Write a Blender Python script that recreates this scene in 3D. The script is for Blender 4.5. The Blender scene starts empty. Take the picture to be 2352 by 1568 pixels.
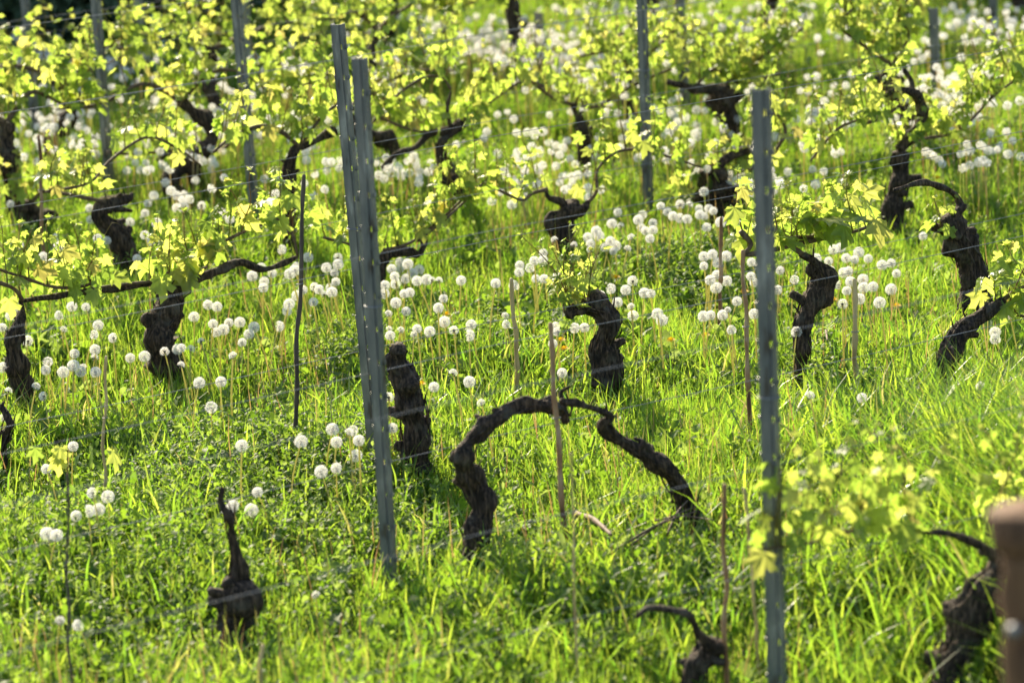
import bpy, math, random
import numpy as np
from mathutils import Vector, Matrix
random.seed(7); RNG = np.random.default_rng(11)
SC = bpy.context.scene
COL = SC.collection

# ------------------------------------------------------------------ camera, sky, sun, exposure
W, H = 2351.0, 1568.0                 # pixel frame in which positions were measured
CAM_Z, LENS, PITCH, ROLL = 3.39, 135.0, math.radians(13.52), math.radians(3.1)
FPX = LENS / 36.0 * W
F = np.array([0, math.cos(PITCH), -math.sin(PITCH)])
U0 = np.array([0, math.sin(PITCH), math.cos(PITCH)])
R0 = np.array([1.0, 0, 0])
RV = R0 * math.cos(ROLL) - U0 * math.sin(ROLL)
UV = R0 * math.sin(ROLL) + U0 * math.cos(ROLL)
CP = np.array([0, 0, CAM_Z])
cam = bpy.data.objects.new("camera", bpy.data.cameras.new("camera"))
COL.objects.link(cam)
m = Matrix(((RV[0], UV[0], -F[0], CP[0]), (RV[1], UV[1], -F[1], CP[1]), (RV[2], UV[2], -F[2], CP[2]), (0, 0, 0, 1)))
cam.matrix_world = m
cam.data.lens = LENS; cam.data.sensor_width = 36.0; cam.data.sensor_fit = 'HORIZONTAL'
cam.data.clip_end = 2000
cam.data.dof.use_dof = True; cam.data.dof.focus_distance = 13.3; cam.data.dof.aperture_fstop = 2.9
SC.camera = cam
SUN_EL, SUN_AZ = math.radians(29), math.radians(-20)     # azimuth from +Y towards +X
world = bpy.data.worlds.new("World"); SC.world = world; world.use_nodes = True
nt = world.node_tree; nt.nodes.clear()
sky = nt.nodes.new('ShaderNodeTexSky'); sky.sky_type = 'NISHITA'; sky.sun_disc = False
sky.sun_elevation = SUN_EL; sky.sun_rotation = SUN_AZ % (2 * math.pi)
bg = nt.nodes.new('ShaderNodeBackground'); bg.inputs[1].default_value = 0.11
wo = nt.nodes.new('ShaderNodeOutputWorld')
nt.links.new(sky.outputs[0], bg.inputs[0]); nt.links.new(bg.outputs[0], wo.inputs[0])
sun = bpy.data.objects.new("sun", bpy.data.lights.new("sun", 'SUN')); COL.objects.link(sun)
sun.data.energy = 5.0; sun.data.angle = math.radians(0.5); sun.data.color = (1.0, 0.87, 0.63)
SD = Vector((math.sin(SUN_AZ) * math.cos(SUN_EL), math.cos(SUN_AZ) * math.cos(SUN_EL), math.sin(SUN_EL)))
sun.rotation_euler = SD.to_track_quat('Z', 'Y').to_euler()
SC.view_settings.view_transform = 'Standard'; SC.view_settings.look = 'None'
SC.view_settings.exposure = 1.3; SC.view_settings.gamma = 1.0
SC.cycles.max_bounces = 6; SC.cycles.transmission_bounces = 4; SC.cycles.diffuse_bounces = 3
SC.cycles.sample_clamp_indirect = 6.0

# ------------------------------------------------------------------ terrain and pixel geometry
def gz(x, y):
    x = np.asarray(x, float); y = np.asarray(y, float)
    z = 0.035 * np.sin(1.3 * x + .5) * np.cos(.9 * y + 1) + 0.03 * np.sin(2.9 * x - 1.7 * y) + 0.02 * np.cos(4.1 * y + 1.9 * x)
    z = z + 0.27 * np.exp(-((x - 1.85) ** 2 / .5 + (y - 10.8) ** 2 / .8))
    far = np.clip((y - 27) / 40, 0, 1)
    return z - far * far * 6
def ray(px, py):
    d = F + (px - W / 2) / FPX * RV + (H / 2 - py) / FPX * UV
    return d
def at_h(px, py, h=0.0):
    """point seen at this pixel that is h above the ground"""
    d = ray(px, py); z = h
    for _ in range(8):
        t = (z - CAM_Z) / d[2]; p = CP + t * d
        z = float(gz(p[0], p[1])) + h
    return CP + (z - CAM_Z) / d[2] * d
def project(p):
    q = np.asarray(p) - CP; Z = q @ F
    return W / 2 + FPX * (q @ RV) / Z, H / 2 - FPX * (q @ UV) / Z, Z
_v = ray(14600, -2060); ROW = np.array([_v[0], _v[1], 0]); ROW /= np.linalg.norm(ROW)
NRM = np.array([-ROW[1], ROW[0], 0])
def on_row(px, py, base):
    """point seen at this pixel in the upright plane of the row through base"""
    d = ray(px, py); t = ((base - CP) @ NRM) / (d @ NRM)
    return CP + t * d
def pxm(p):                                        # pixels per metre at p
    return FPX / ((np.asarray(p) - CP) @ F)

# ------------------------------------------------------------------ materials
def newmat(name):
    mt = bpy.data.materials.new(name); mt.use_nodes = True
    t = mt.node_tree; t.nodes.clear()
    return mt, t, t.nodes.new('ShaderNodeOutputMaterial')
def ramp(t, fac, stops):
    r = t.nodes.new('ShaderNodeValToRGB'); e = r.color_ramp.elements
    while len(e) < len(stops): e.new(0.5)
    for el, (p, c) in zip(e, stops): el.position = p; el.color = (*c, 1)
    t.links.new(fac, r.inputs[0]); return r.outputs[0]
def noise(t, scale, detail=4, stretch=None):
    tc = t.nodes.new('ShaderNodeTexCoord'); n = t.nodes.new('ShaderNodeTexNoise')
    n.inputs['Scale'].default_value = scale; n.inputs['Detail'].default_value = detail
    src = tc.outputs['Object']
    if stretch:
        mp = t.nodes.new('ShaderNodeMapping'); mp.inputs['Scale'].default_value = stretch
        t.links.new(src, mp.inputs[0]); src = mp.outputs[0]
    t.links.new(src, n.inputs['Vector']); return n.outputs[0]
def leafmat(name, refl, trans, tw=0.55, rough=0.4, spec=0.5):
    """thin leaf: reflects one colour, lets another through, with a waxy surface; colour varies from leaf to leaf"""
    mt, t, out = newmat(name)
    g = t.nodes.new('ShaderNodeNewGeometry')
    c1 = ramp(t, g.outputs['Random Per Island'], refl); c2 = ramp(t, g.outputs['Random Per Island'], trans)
    p = t.nodes.new('ShaderNodeBsdfPrincipled'); p.inputs['Roughness'].default_value = rough
    p.inputs['Specular IOR Level'].default_value = spec
    tr = t.nodes.new('ShaderNodeBsdfTranslucent'); mx = t.nodes.new('ShaderNodeMixShader'); mx.inputs[0].default_value = tw
    t.links.new(c1, p.inputs['Base Color']); t.links.new(c2, tr.inputs['Color'])
    t.links.new(p.outputs[0], mx.inputs[1]); t.links.new(tr.outputs[0], mx.inputs[2]); t.links.new(mx.outputs[0], out.inputs[0])
    return mt
def solid(name, stops, scale=20, rough=0.8, metallic=0.0, bump=0.3, stretch=None, spec=0.3, dist=0.004):
    mt, t, out = newmat(name)
    n = noise(t, scale, 6, stretch); c = ramp(t, n, stops)
    p = t.nodes.new('ShaderNodeBsdfPrincipled'); p.inputs['Roughness'].default_value = rough; p.inputs['Metallic'].default_value = metallic
    p.inputs['Specular IOR Level'].default_value = spec
    b = t.nodes.new('ShaderNodeBump'); b.inputs['Strength'].default_value = bump; b.inputs['Distance'].default_value = dist
    t.links.new(c, p.inputs['Base Color']); t.links.new(n, b.inputs['Height']); t.links.new(b.outputs[0], p.inputs['Normal'])
    t.links.new(p.outputs[0], out.inputs[0]); return mt
M = {}
M['grass'] = leafmat('grass', [(0, (.05, .10, .014)), (.5, (.09, .16, .022)), (.93, (.13, .19, .03)), (1, (.25, .2, .09))],
                     [(0, (.20, .42, .03)), (.5, (.37, .58, .04)), (.93, (.52, .66, .06)), (1, (.55, .46, .16))], .55, .36, .5)
M['herb'] = leafmat('herb', [(0, (.07, .13, .025)), (.6, (.12, .19, .05)), (1, (.17, .23, .1))],
                    [(0, (.16, .30, .015)), (.6, (.30, .46, .03)), (1, (.34, .44, .09))], .55, .55, .2)
M['vine_leaf'] = leafmat('vine_leaf', [(0, (.10, .16, .03)), (.6, (.15, .21, .05)), (1, (.22, .22, .07))],
                         [(0, (.32, .48, .05)), (.5, (.50, .64, .09)), (.95, (.68, .71, .14)), (1, (.62, .50, .14))], .63, .4, .5)
M['shoot'] = leafmat('shoot', [(0, (.15, .17, .03)), (.6, (.2, .15, .04)), (1, (.22, .10, .04))],
                     [(0, (.3, .35, .04)), (1, (.35, .22, .06))], .3, .5, .4)
M['dry'] = leafmat('dry', [(0, (.22, .22, .06)), (.5, (.32, .24, .10)), (1, (.35, .2, .1))],
                   [(0, (.35, .42, .06)), (.5, (.5, .38, .12)), (1, (.4, .2, .08))], .4, .5, .4)
M['stem'] = leafmat('stem', [(0, (.42, .50, .14)), (.6, (.52, .52, .2)), (1, (.5, .36, .2))], [(0, (.7, .8, .2)), (1, (.8, .62, .3))], .5, .45, .4)
M['pappus'] = leafmat('pappus', [(0, (.84, .82, .77)), (1, (.90, .88, .83))], [(0, (.86, .84, .78)), (1, (.92, .90, .84))], .5, .6, .3)
M['yellow'] = leafmat('yellow', [(0, (.75, .5, .01)), (1, (.85, .6, .02))], [(0, (.8, .5, .01)), (1, (.85, .6, .02))], .4, .6, .3)
M['seed'] = solid('seed', [(0, (.10, .08, .05)), (1, (.22, .18, .11))], 300)
M['bark'] = solid('bark', [(.35, (.012, .008, .005)), (.5, (.045, .029, .017)), (.68, (.14, .09, .055))], 110, .85, bump=1.0, stretch=(1, 1, .16), dist=.012)
t = M['bark'].node_tree; pb = next(n for n in t.nodes if n.type == 'BSDF_PRINCIPLED'); old = pb.inputs['Base Color'].links[0].from_socket
n2 = noise(t, 17, 5); f2 = ramp(t, n2, [(.54, (0, 0, 0)), (.66, (.6, .6, .6))]); mx = t.nodes.new('ShaderNodeMixRGB'); mx.inputs[2].default_value = (.11, .095, .07, 1)
t.links.new(f2, mx.inputs[0]); t.links.new(old, mx.inputs[1]); t.links.new(mx.outputs[0], pb.inputs['Base Color'])   # grey weathered patches
M['cane'] = solid('cane', [(.3, (.07, .042, .025)), (.7, (.19, .125, .075))], 90, .7, bump=.4, stretch=(1, 1, .5))
M['steel'] = solid('steel', [(.34, (.09, .075, .06)), (.40, (.15, .155, .145)), (.56, (.225, .215, .19)), (.66, (.36, .35, .31)), (.8, (.27, .26, .23))], 26, .42, .35, bump=.12, stretch=(1, 1, .25), spec=.5)
M['wire'] = solid('wire', [(.3, (.18, .18, .18)), (.7, (.34, .34, .34))], 30, .5, .4, bump=0)
M['bamboo'] = solid('bamboo', [(.3, (.30, .19, .07)), (.5, (.56, .39, .17)), (.75, (.70, .52, .27))], 22, .55, bump=.2, stretch=(2, 2, .3))
M['rustcane'] = solid('rustcane', [(.35, (.12, .055, .028)), (.5, (.33, .17, .08)), (.7, (.55, .40, .24))], 16, .6, bump=.2, stretch=(2, 2, .5))
M['greywood'] = solid('greywood', [(.3, (.045, .035, .026)), (.7, (.13, .10, .075))], 40, .8, bump=.5, stretch=(2, 2, .2))
M['palewood'] = solid('palewood', [(.3, (.20, .19, .13)), (.7, (.38, .36, .26))], 20, .8, bump=.4, stretch=(2, 2, .2))
M['brownpost'] = solid('brownpost', [(.35, (.06, .03, .016)), (.5, (.19, .10, .045)), (.62, (.12, .06, .03))], 30, .8, bump=.9, stretch=(2, 2, .2))
M['teal'] = solid('teal', [(.3, (.02, .2, .17)), (.7, (.04, .3, .25))], 8, .5, bump=0)
M['soil'] = solid('soil', [(.3, (.02, .022, .008)), (.5, (.035, .05, .014)), (.8, (.06, .075, .025))], 5, .95, bump=.6, dist=.03)
M['hedge'] = leafmat('hedge', [(0, (.06, .10, .05)), (1, (.13, .18, .10))], [(0, (.06, .10, .03)), (1, (.12, .2, .05))], .15, .7, .15)

# ------------------------------------------------------------------ mesh collector
class MB:
    def __init__(s): s.v = []; s.f3 = []; s.f4 = []; s.n = 0
    def add(s, v, tri=None, quad=None):
        v = np.asarray(v, float).reshape(-1, 3)
        if tri is not None and len(tri): s.f3.append(np.asarray(tri, np.int64).reshape(-1, 3) + s.n)
        if quad is not None and len(quad): s.f4.append(np.asarray(quad, np.int64).reshape(-1, 4) + s.n)
        s.v.append(v); s.n += len(v)
    def mesh(s, name, mat, smooth=True, origin=None):
        v = np.concatenate(s.v)
        if origin is not None: v = v - np.asarray(origin)
        f3 = np.concatenate(s.f3) if s.f3 else np.zeros((0, 3), np.int64)
        f4 = np.concatenate(s.f4) if s.f4 else np.zeros((0, 4), np.int64)
        me = bpy.data.meshes.new(name)
        me.vertices.add(len(v)); me.vertices.foreach_set('co', v.astype(np.float32).ravel())
        idx = np.concatenate([f3.ravel(), f4.ravel()]).astype(np.int32)
        me.loops.add(len(idx)); me.loops.foreach_set('vertex_index', idx)
        st = np.concatenate([np.arange(len(f3)) * 3, len(f3) * 3 + np.arange(len(f4)) * 4]).astype(np.int32)
        me.polygons.add(len(st)); me.polygons.foreach_set('loop_start', st)
        me.polygons.foreach_set('use_smooth', np.full(len(st), smooth, bool))
        me.update(calc_edges=True)
        me.materials.append(M[mat]); return me
    def build(s, name, mat, parent=None, smooth=True, loc=None):
        if loc is None and parent is not None: loc = None
        origin = np.array(parent['_o']) if parent is not None and '_o' in parent else loc
        me = s.mesh(name, mat, smooth, origin)
        o = bpy.data.objects.new(name, me); COL.objects.link(o)
        if parent is not None: o.parent = parent
        elif loc is not None: o.location = loc
        return o
def root(name, loc, label, cat, group=None):
    o = bpy.data.objects.new(name, None); COL.objects.link(o); o.location = loc; o['_o'] = [float(a) for a in loc]
    o.empty_display_size = .1
    tag(o, label, cat, group); return o
def tag(o, label, cat, group=None, kind=None):
    if label: o['label'] = label
    if cat: o['category'] = cat
    if group: o['group'] = group
    if kind: o['kind'] = kind

# ------------------------------------------------------------------ tubes
def resample(P, R, step):
    P = np.asarray(P, float); R = np.asarray(R, float)
    Q = np.vstack([2 * P[0] - P[1], P, 2 * P[-1] - P[-2]]); out = []; ro = []
    for i in range(len(P) - 1):
        p0, p1, p2, p3 = Q[i:i + 4]
        n = max(2, int(np.linalg.norm(p2 - p1) / step))
        for k in range(n):
            t = k / n
            out.append(.5 * ((2 * p1) + (-p0 + p2) * t + (2 * p0 - 5 * p1 + 4 * p2 - p3) * t * t + (-p0 + 3 * p1 - 3 * p2 + p3) * t ** 3))
            ro.append(R[i] * (1 - t) + R[i + 1] * t)
    out.append(P[-1]); ro.append(R[-1])
    return np.array(out), np.array(ro)
def tube(mb, P, R, nseg=8, step=.02, gnarl=0.0, seed=0, spline=True):
    if spline: P, R = resample(P, R, step)
    else: P = np.asarray(P, float); R = np.asarray(R, float)
    rs = np.random.default_rng(seed); n = len(P)
    T = np.gradient(P, axis=0); T /= np.linalg.norm(T, axis=1)[:, None] + 1e-9
    a = np.array([0, 1.0, 0]) if abs(T[0][1]) < .9 else np.array([1.0, 0, 0])
    N = np.zeros_like(P); b = np.cross(T[0], a); N[0] = b / np.linalg.norm(b)
    for i in range(1, n):
        v = N[i - 1] - T[i] * (N[i - 1] @ T[i]); N[i] = v / (np.linalg.norm(v) + 1e-9)
    B = np.cross(T, N)
    th = np.linspace(0, 2 * math.pi, nseg, endpoint=False)
    s = np.concatenate([[0], np.cumsum(np.linalg.norm(np.diff(P, axis=0), axis=1))])
    rad = np.repeat(R[:, None], nseg, 1)
    if gnarl:
        d = np.zeros((n, nseg)); S = s[:, None]; TH = th[None]
        rad = rad * (.81 + .13 * np.sin(S * rs.uniform(18, 30) + rs.uniform(0, 6)) * min(1, gnarl) + .09 * np.sin(S * rs.uniform(45, 70) + rs.uniform(0, 6)))
        tw = rs.uniform(-9, 9)
        for k in (2, 3, 5, 7, 9):
            d += rs.uniform(.3, 1.0) / math.sqrt(k) * np.sin(k * TH + k * tw * .35 * S + rs.uniform(-14, 14) * S + rs.uniform(0, 6.3) + .8 * np.sin(20 * S + rs.uniform(0, 6)))
        d *= .11
        L = s[-1]
        for _ in range(int(3 + L * 22)):
            s0 = rs.uniform(0, L); t0 = rs.uniform(0, 6.28); w = rs.uniform(.012, .035); wt = rs.uniform(.35, .8)
            dt = (TH - t0 + math.pi) % (2 * math.pi) - math.pi
            d += rs.uniform(.12, .75) * np.exp(-((S - s0) / w) ** 2 - (dt / wt) ** 2)
        for _ in range(3):
            k = rs.integers(8, 13); d += .055 * np.sin(k * TH + tw * 1.6 * S * 3 + 1.5 * np.sin(rs.uniform(15, 40) * S + TH * 2 + rs.uniform(0, 6)))
        d += rs.normal(0, .045, (n, nseg))
        rad = rad * (1 + gnarl * d)
    V = P[:, None] + rad[..., None] * (np.cos(th)[None, :, None] * N[:, None] + np.sin(th)[None, :, None] * B[:, None])
    i = np.arange(n - 1)[:, None] * nseg; j = np.arange(nseg)[None]; j2 = (j + 1) % nseg
    q = np.stack([i + j, i + j2, i + nseg + j2, i + nseg + j], -1).reshape(-1, 4)
    V = V.reshape(-1, 3)
    c0, c1 = len(V), len(V) + 1
    V = np.vstack([V, P[0], P[-1] + T[-1] * R[-1] * .4])
    jj = np.arange(nseg); tri = np.concatenate([np.stack([np.full(nseg, c0), (jj + 1) % nseg, jj], 1),
                                                np.stack([np.full(nseg, c1), (n - 1) * nseg + jj, (n - 1) * nseg + (jj + 1) % nseg], 1)])
    mb.add(V, tri, q)
    return P, R

# ------------------------------------------------------------------ leaves
def leaf_template(seed, lobes=True):
    rs = np.random.default_rng(seed); n = 26
    a = np.linspace(-2.72, 2.72, n)
    r = np.zeros(n)
    for c, h, w in ((0, 1.0, .42), (1.0, .86, .36), (-1.0, .86, .36), (2.0, .62, .42), (-2.0, .62, .42)):
        r = np.maximum(r, h * np.exp(-((a - c) / w) ** 2 * .55))
    r = np.maximum(r, .5); r *= 1 + .09 * np.where(np.arange(n) % 2, 1, -1) + rs.normal(0, .03, n)
    x = np.sin(a) * r * .62; y = np.cos(a) * r * .62 + .15
    z = -.22 * (x * x * 2 + y * y) + rs.normal(0, .025, n) + .12 * np.abs(x)
    ring = np.stack([x, y, z], 1)
    mid = ring * .5; mid[:, 2] = ring[:, 2] * .25 + .03 * np.cos(a * 5)
    V = np.vstack([[0, 0, 0], mid, ring])
    tri = [(0, 1 + i + 1, 1 + i) for i in range(n - 1)]
    for i in range(n - 1):
        p, q = 1 + i, 1 + n + i
        tri += [(p, p + 1, q + 1), (p, q + 1, q)]
    return V, np.array(tri)
LEAVES = [leaf_template(i) for i in range(6)]
def rotmats(yaw, pitch, roll):
    cy, sy, cp, sp, cr, sr = np.cos(yaw), np.sin(yaw), np.cos(pitch), np.sin(pitch), np.cos(roll), np.sin(roll)
    n = len(yaw); Rz = np.zeros((n, 3, 3)); Rx = np.zeros((n, 3, 3)); Ry = np.zeros((n, 3, 3))
    Rz[:, 0, 0] = cy; Rz[:, 0, 1] = -sy; Rz[:, 1, 0] = sy; Rz[:, 1, 1] = cy; Rz[:, 2, 2] = 1
    Rx[:, 0, 0] = 1; Rx[:, 1, 1] = cp; Rx[:, 1, 2] = -sp; Rx[:, 2, 1] = sp; Rx[:, 2, 2] = cp
    Ry[:, 1, 1] = 1; Ry[:, 0, 0] = cr; Ry[:, 0, 2] = sr; Ry[:, 2, 0] = -sr; Ry[:, 2, 2] = cr
    return Rz @ Rx @ Ry
def scatter(mb, templates, pos, size, yaw, pitch, roll, rs):
    pos = np.asarray(pos); size = np.asarray(size); n = len(pos)
    if not n: return
    Rm = rotmats(np.asarray(yaw), np.asarray(pitch), np.asarray(roll)); which = rs.integers(0, len(templates), n)
    for k, (V, T) in enumerate(templates):
        ix = np.where(which == k)[0]
        if not len(ix): continue
        v = np.einsum('nij,vj->nvi', Rm[ix], V) * size[ix][:, None, None] + pos[ix][:, None]
        t = T[None] + (np.arange(len(ix)) * len(V))[:, None, None]
        mb.add(v, t)

def shoot(mbs, mbl, p0, L, rs, leaf=.075, dirv=None, r=.0028):
    """one young upright shoot with alternate leaves that get smaller towards the tip"""
    lean = rs.normal(0, .16, 2) if dirv is None else np.array(dirv[:2]) + rs.normal(0, .1, 2)
    n = 6; pts = [np.array(p0)]; d = np.array([lean[0], lean[1], 1.0])
    for k in range(n):
        d = d + np.array([rs.normal(0, .13), rs.normal(0, .13), .0]); d /= np.linalg.norm(d)
        pts.append(pts[-1] + d * L / n)
    P, _ = resample(pts, np.full(n + 1, r), L / 14)
    tube(mbs, pts, np.linspace(r, r * .4, n + 1), 4, L / 8)
    nl = max(4, int(L / .032)); side = rs.choice([-1, 1]); az0 = rs.uniform(0, 6.28)
    pos = []; sz = []; yw = []; pt = []; rl = []
    for k in range(nl):
        t = (k + .6) / nl; q = P[min(len(P) - 1, int(t * (len(P) - 1)))]
        side = -side; az = az0 + (0 if side > 0 else math.pi) + rs.normal(0, .5)
        s = leaf * (1.05 - .78 * t ** 1.4) * rs.uniform(.7, 1.2)
        pl = s * rs.uniform(.5, .9)
        out = np.array([math.cos(az), math.sin(az), rs.uniform(.1, .9)]); out /= np.linalg.norm(out)
        e = q + out * pl
        tube(mbs, [q, e], [r * .45, r * .35], 3, 1, spline=False)
        pos.append(e); sz.append(s); yw.append(az - math.pi / 2 + rs.normal(0, .5)); pt.append(rs.normal(-.75, .55)); rl.append(rs.normal(0, .6))
    for k in range(3):                                     # bunched tip
        pos.append(P[-1]); sz.append(leaf * .28); yw.append(rs.uniform(0, 6.28)); pt.append(rs.uniform(.2, 1.3)); rl.append(rs.normal(0, .4))
    if rs.random() < .5:                                   # tendril
        az = rs.uniform(0, 6.28); q = P[int(len(P) * .7)]; o = np.array([math.cos(az), math.sin(az), .8])
        tube(mbs, [q, q + o * .04, q + o * .07 + [0, 0, .02], q + o * .08 + [.02, 0, 0]], [.0012, .001, .0009, .0007], 3, .02)
    scatter(mbl, LEAVES, pos, sz, yw, pt, rl, rs)

# ------------------------------------------------------------------ vines
VG = 'old grapevines trained in rows on the hillside'
def make_vine(base_px, trunk, arms=(), canes=(), label='', shoots=0, L=.28, leaf=.075, seed=1, group=VG, skip=()):
    """trunk / arms / canes: lists of (pixel x, pixel y, radius in pixels); canes carry the shoots"""
    b0 = at_h(*base_px); base = at_h(base_px[0], base_px[1] + .06 * pxm(b0)); rs = np.random.default_rng(seed)
    r0 = root('grapevine', base, label, 'grapevine', group)
    def conv(pl, wob):
        P = []; R = []
        for k, (x, y, r) in enumerate(pl):
            p = on_row(x, y, base); p = p + NRM * (rs.normal(0, wob) if k else 0)
            P.append(p); R.append(r / pxm(p))
        return P, R
    P, R = conv(trunk, .012)
    f = P[0] * .3 + base * .7; f[2] = base[2] - .03; P = [f] + P; R = [R[0] * 1.2] + R
    mb = MB(); tube(mb, P, R, 34, .007, 1.0, seed)
    Pq, Rq = resample(P, R, .02)
    for _ in range(3):                                     # pruning scars: short sawn spurs
        k = rs.integers(len(Pq) // 3, len(Pq)); az = rs.uniform(0, 6.28); q = Rq[k]
        o = np.array([math.cos(az), math.sin(az) * .5, rs.uniform(-.1, .6)]); o /= np.linalg.norm(o); a = Pq[k] + o * q * .5
        tube(mb, [a, a + o * q * .6, a + o * q * rs.uniform(.9, 1.5)], [q * .6, q * .42, q * .36], 10, .008, .7, seed + int(k))
    for _ in range(int(6 + len(Pq) * 1.2)):                # loose fibrous strips
        k = rs.integers(1, max(2, len(Pq) - 5)); az = rs.uniform(0, 6.28); m_ = min(len(Pq) - 1, k + rs.integers(2, 5)); dz = rs.uniform(-.5, .5)
        q0 = Pq[k] + np.array([math.cos(az), math.sin(az), 0]) * Rq[k] * .98
        q1 = Pq[m_] + np.array([math.cos(az + dz), math.sin(az + dz), 0]) * Rq[m_] * rs.uniform(.98, 1.12)
        tube(mb, [q0, q0 * .5 + q1 * .5 + (q0 - Pq[k]) * .08, q1], [.0016, rs.uniform(.002, .0035), .001], 4, .015)
    for _ in range(10):                                    # shreds of bark, cut snags
        k = rs.integers(1, len(Pq) - 1); az = rs.uniform(0, 6.28)
        o = np.array([math.cos(az), math.sin(az), 0]); a = Pq[k] + o * Rq[k] * .85; L2 = rs.uniform(.02, .06)
        tube(mb, [a, a + o * .006 + [0, 0, L2 * .5], a + o * rs.uniform(.006, .02) + [0, 0, L2]], [.004, .003, .001], 4, .02)
    mb.build('trunk', 'bark', r0)
    cp = []
    for a in arms:
        P, R = conv(a, .012); mb = MB(); tube(mb, P, R, 16, .009, .8, seed + 5); mb.build('arm', 'bark', r0)
    for c in canes:
        P, R = conv(c, .01); mb = MB(); p, r = tube(mb, P, R, 8, .012, .35, seed + 9); mb.build('cane', 'cane', r0); cp.append(p)
    if shoots:
        shoots = int(shoots * 1.15)
        src = np.concatenate(cp) if cp else np.array([conv(trunk, 0)[0][-1]])
        mbs, mbl = MB(), MB()
        for k in range(shoots):
            p = src[int((k + rs.random()) / shoots * len(src)) % len(src)]
            if any(x0_ < project(p)[0] < x1_ for x0_, x1_ in skip): continue
            shoot(mbs, mbl, p, L * rs.uniform(.55, 1.3), rs, leaf)
        mbs.build('shoots', 'shoot', r0); mbl.build('foliage', 'vine_leaf', r0)
    del r0['_o']
    return r0

# the vines one can make out, nearest row first
make_vine((545, 1478), [(535, 1482, 44), (548, 1425, 48), (550, 1375, 45), (547, 1342, 34), (545, 1318, 17), (545, 1290, 15), (534, 1240, 11), (519, 1190, 12), (506, 1152, 9), (508, 1118, 7)],
          [[(535, 1350, 18), (520, 1338, 17), (512, 1332, 15)], [(565, 1390, 12), (580, 1365, 8), (586, 1352, 4)]], label='squat leafless vine stump with one thin whip rising straight from its head', seed=3)
make_vine((1087, 1290), [(1085, 1292, 32), (1090, 1230, 31), (1104, 1160, 30), (1100, 1118, 31), (1072, 1078, 25), (1057, 1045, 22), (1080, 1010, 20), (1130, 965, 18), (1190, 938, 17), (1250, 930, 17), (1292, 945, 17), (1300, 970, 12)],
          [[(1298, 940, 7), (1296, 905, 5), (1306, 886, 4)], [(1062, 1050, 12), (1045, 1045, 9), (1042, 1060, 7)]], label='leafless vine bent right into a long thick bare arch beside the reddish cane stake', seed=4)
make_vine((1575, 1195), [(1580, 1196, 29), (1562, 1135, 27), (1532, 1082, 25), (1490, 1050, 22), (1445, 1022, 20), (1400, 992, 14), (1386, 972, 12), (1400, 958, 9), (1376, 942, 9), (1335, 930, 8), (1296, 924, 8)],
          [[(1465, 1030, 10), (1470, 1014, 7), (1462, 1008, 5)]], label='leafless vine leaning left, its thin crooked arm reaching the top of the thick arch', seed=5)
make_vine((1590, 1600), [(1588, 1606, 32), (1604, 1545, 30), (1635, 1495, 27), (1645, 1480, 22)],
          [[(1632, 1480, 16), (1604, 1455, 13), (1590, 1425, 12), (1565, 1405, 11), (1510, 1400, 8), (1458, 1410, 8)]], label='low leafless stump with a hooked bare arm pointing left, at the bottom edge', seed=6)
make_vine((2170, 1550), [(2150, 1640, 55), (2175, 1604, 55), (2190, 1520, 52), (2222, 1430, 50), (2252, 1360, 46), (2285, 1310, 38), (2300, 1275, 30)],
          [[(2288, 1285, 15), (2245, 1252, 11), (2185, 1226, 9), (2110, 1218, 7)]],
          [[(2110, 1218, 6), (2030, 1212, 5), (1940, 1222, 5), (1850, 1248, 4), (1740, 1262, 4)], [(2270, 1200, 6), (2330, 1160, 5), (2420, 1120, 4)]],
          label='blurred thick vine behind the brown timber post, leafy cane stretching left', shoots=18, L=.27, leaf=.088, seed=7)
# second row
make_vine((950, 1068), [(955, 1070, 33), (947, 1000, 34), (937, 930, 36), (926, 880, 34), (912, 830, 30), (904, 796, 27)],
          [[(900, 830, 20), (888, 818, 12)]], label='straight leafless stump with sawn flat top beside the paired steel posts', seed=8)
make_vine((1402, 905), [(1405, 908, 38), (1390, 850, 35), (1386, 790, 32), (1390, 740, 33), (1378, 705, 30), (1345, 705, 20), (1302, 718, 18)],
          [[(1378, 700, 14), (1368, 682, 10), (1375, 672, 6)]], [[(1302, 716, 8), (1300, 690, 6), (1312, 675, 5)], [(1345, 700, 6), (1352, 684, 5)]],
          label='hook topped vine with one small leafy tuft, behind the thick bare arch', shoots=10, L=.22, leaf=.07, seed=9)
make_vine((1842, 868), [(1838, 868, 18), (1836, 800, 19), (1838, 745, 23), (1858, 700, 28), (1884, 665, 31), (1888, 632, 26), (1872, 602, 14), (1842, 584, 8)],
          [[(1890, 640, 12), (1865, 625, 14), (1868, 610, 12)]],
          [[(1842, 584, 7), (1810, 560, 6), (1780, 545, 5), (1850, 545, 5), (1925, 538, 5)], [(1700, 530, 8), (1718, 560, 7), (1712, 585, 6), (1770, 574, 7), (1850, 556, 7), (1920, 540, 6), (1990, 520, 4)]],
          label='slender twisted vine with swollen neck under large drooping leaves, right of the nearest post', shoots=15, L=.17, leaf=.125, seed=10)
make_vine((2192, 900), [(2192, 902, 25), (2176, 845, 25), (2198, 790, 25), (2228, 748, 24), (2262, 718, 20), (2300, 692, 15)],
          [[(2235, 745, 9), (2210, 738, 6)]], [[(2262, 715, 8), (2300, 690, 7), (2351, 660, 6), (2420, 650, 5)], [(2290, 700, 6), (2330, 720, 5), (2400, 740, 4)]],
          label='vine leaning right with yellow leaves at its top, by the right picture edge', shoots=10, L=.15, leaf=.12, seed=11)
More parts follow.
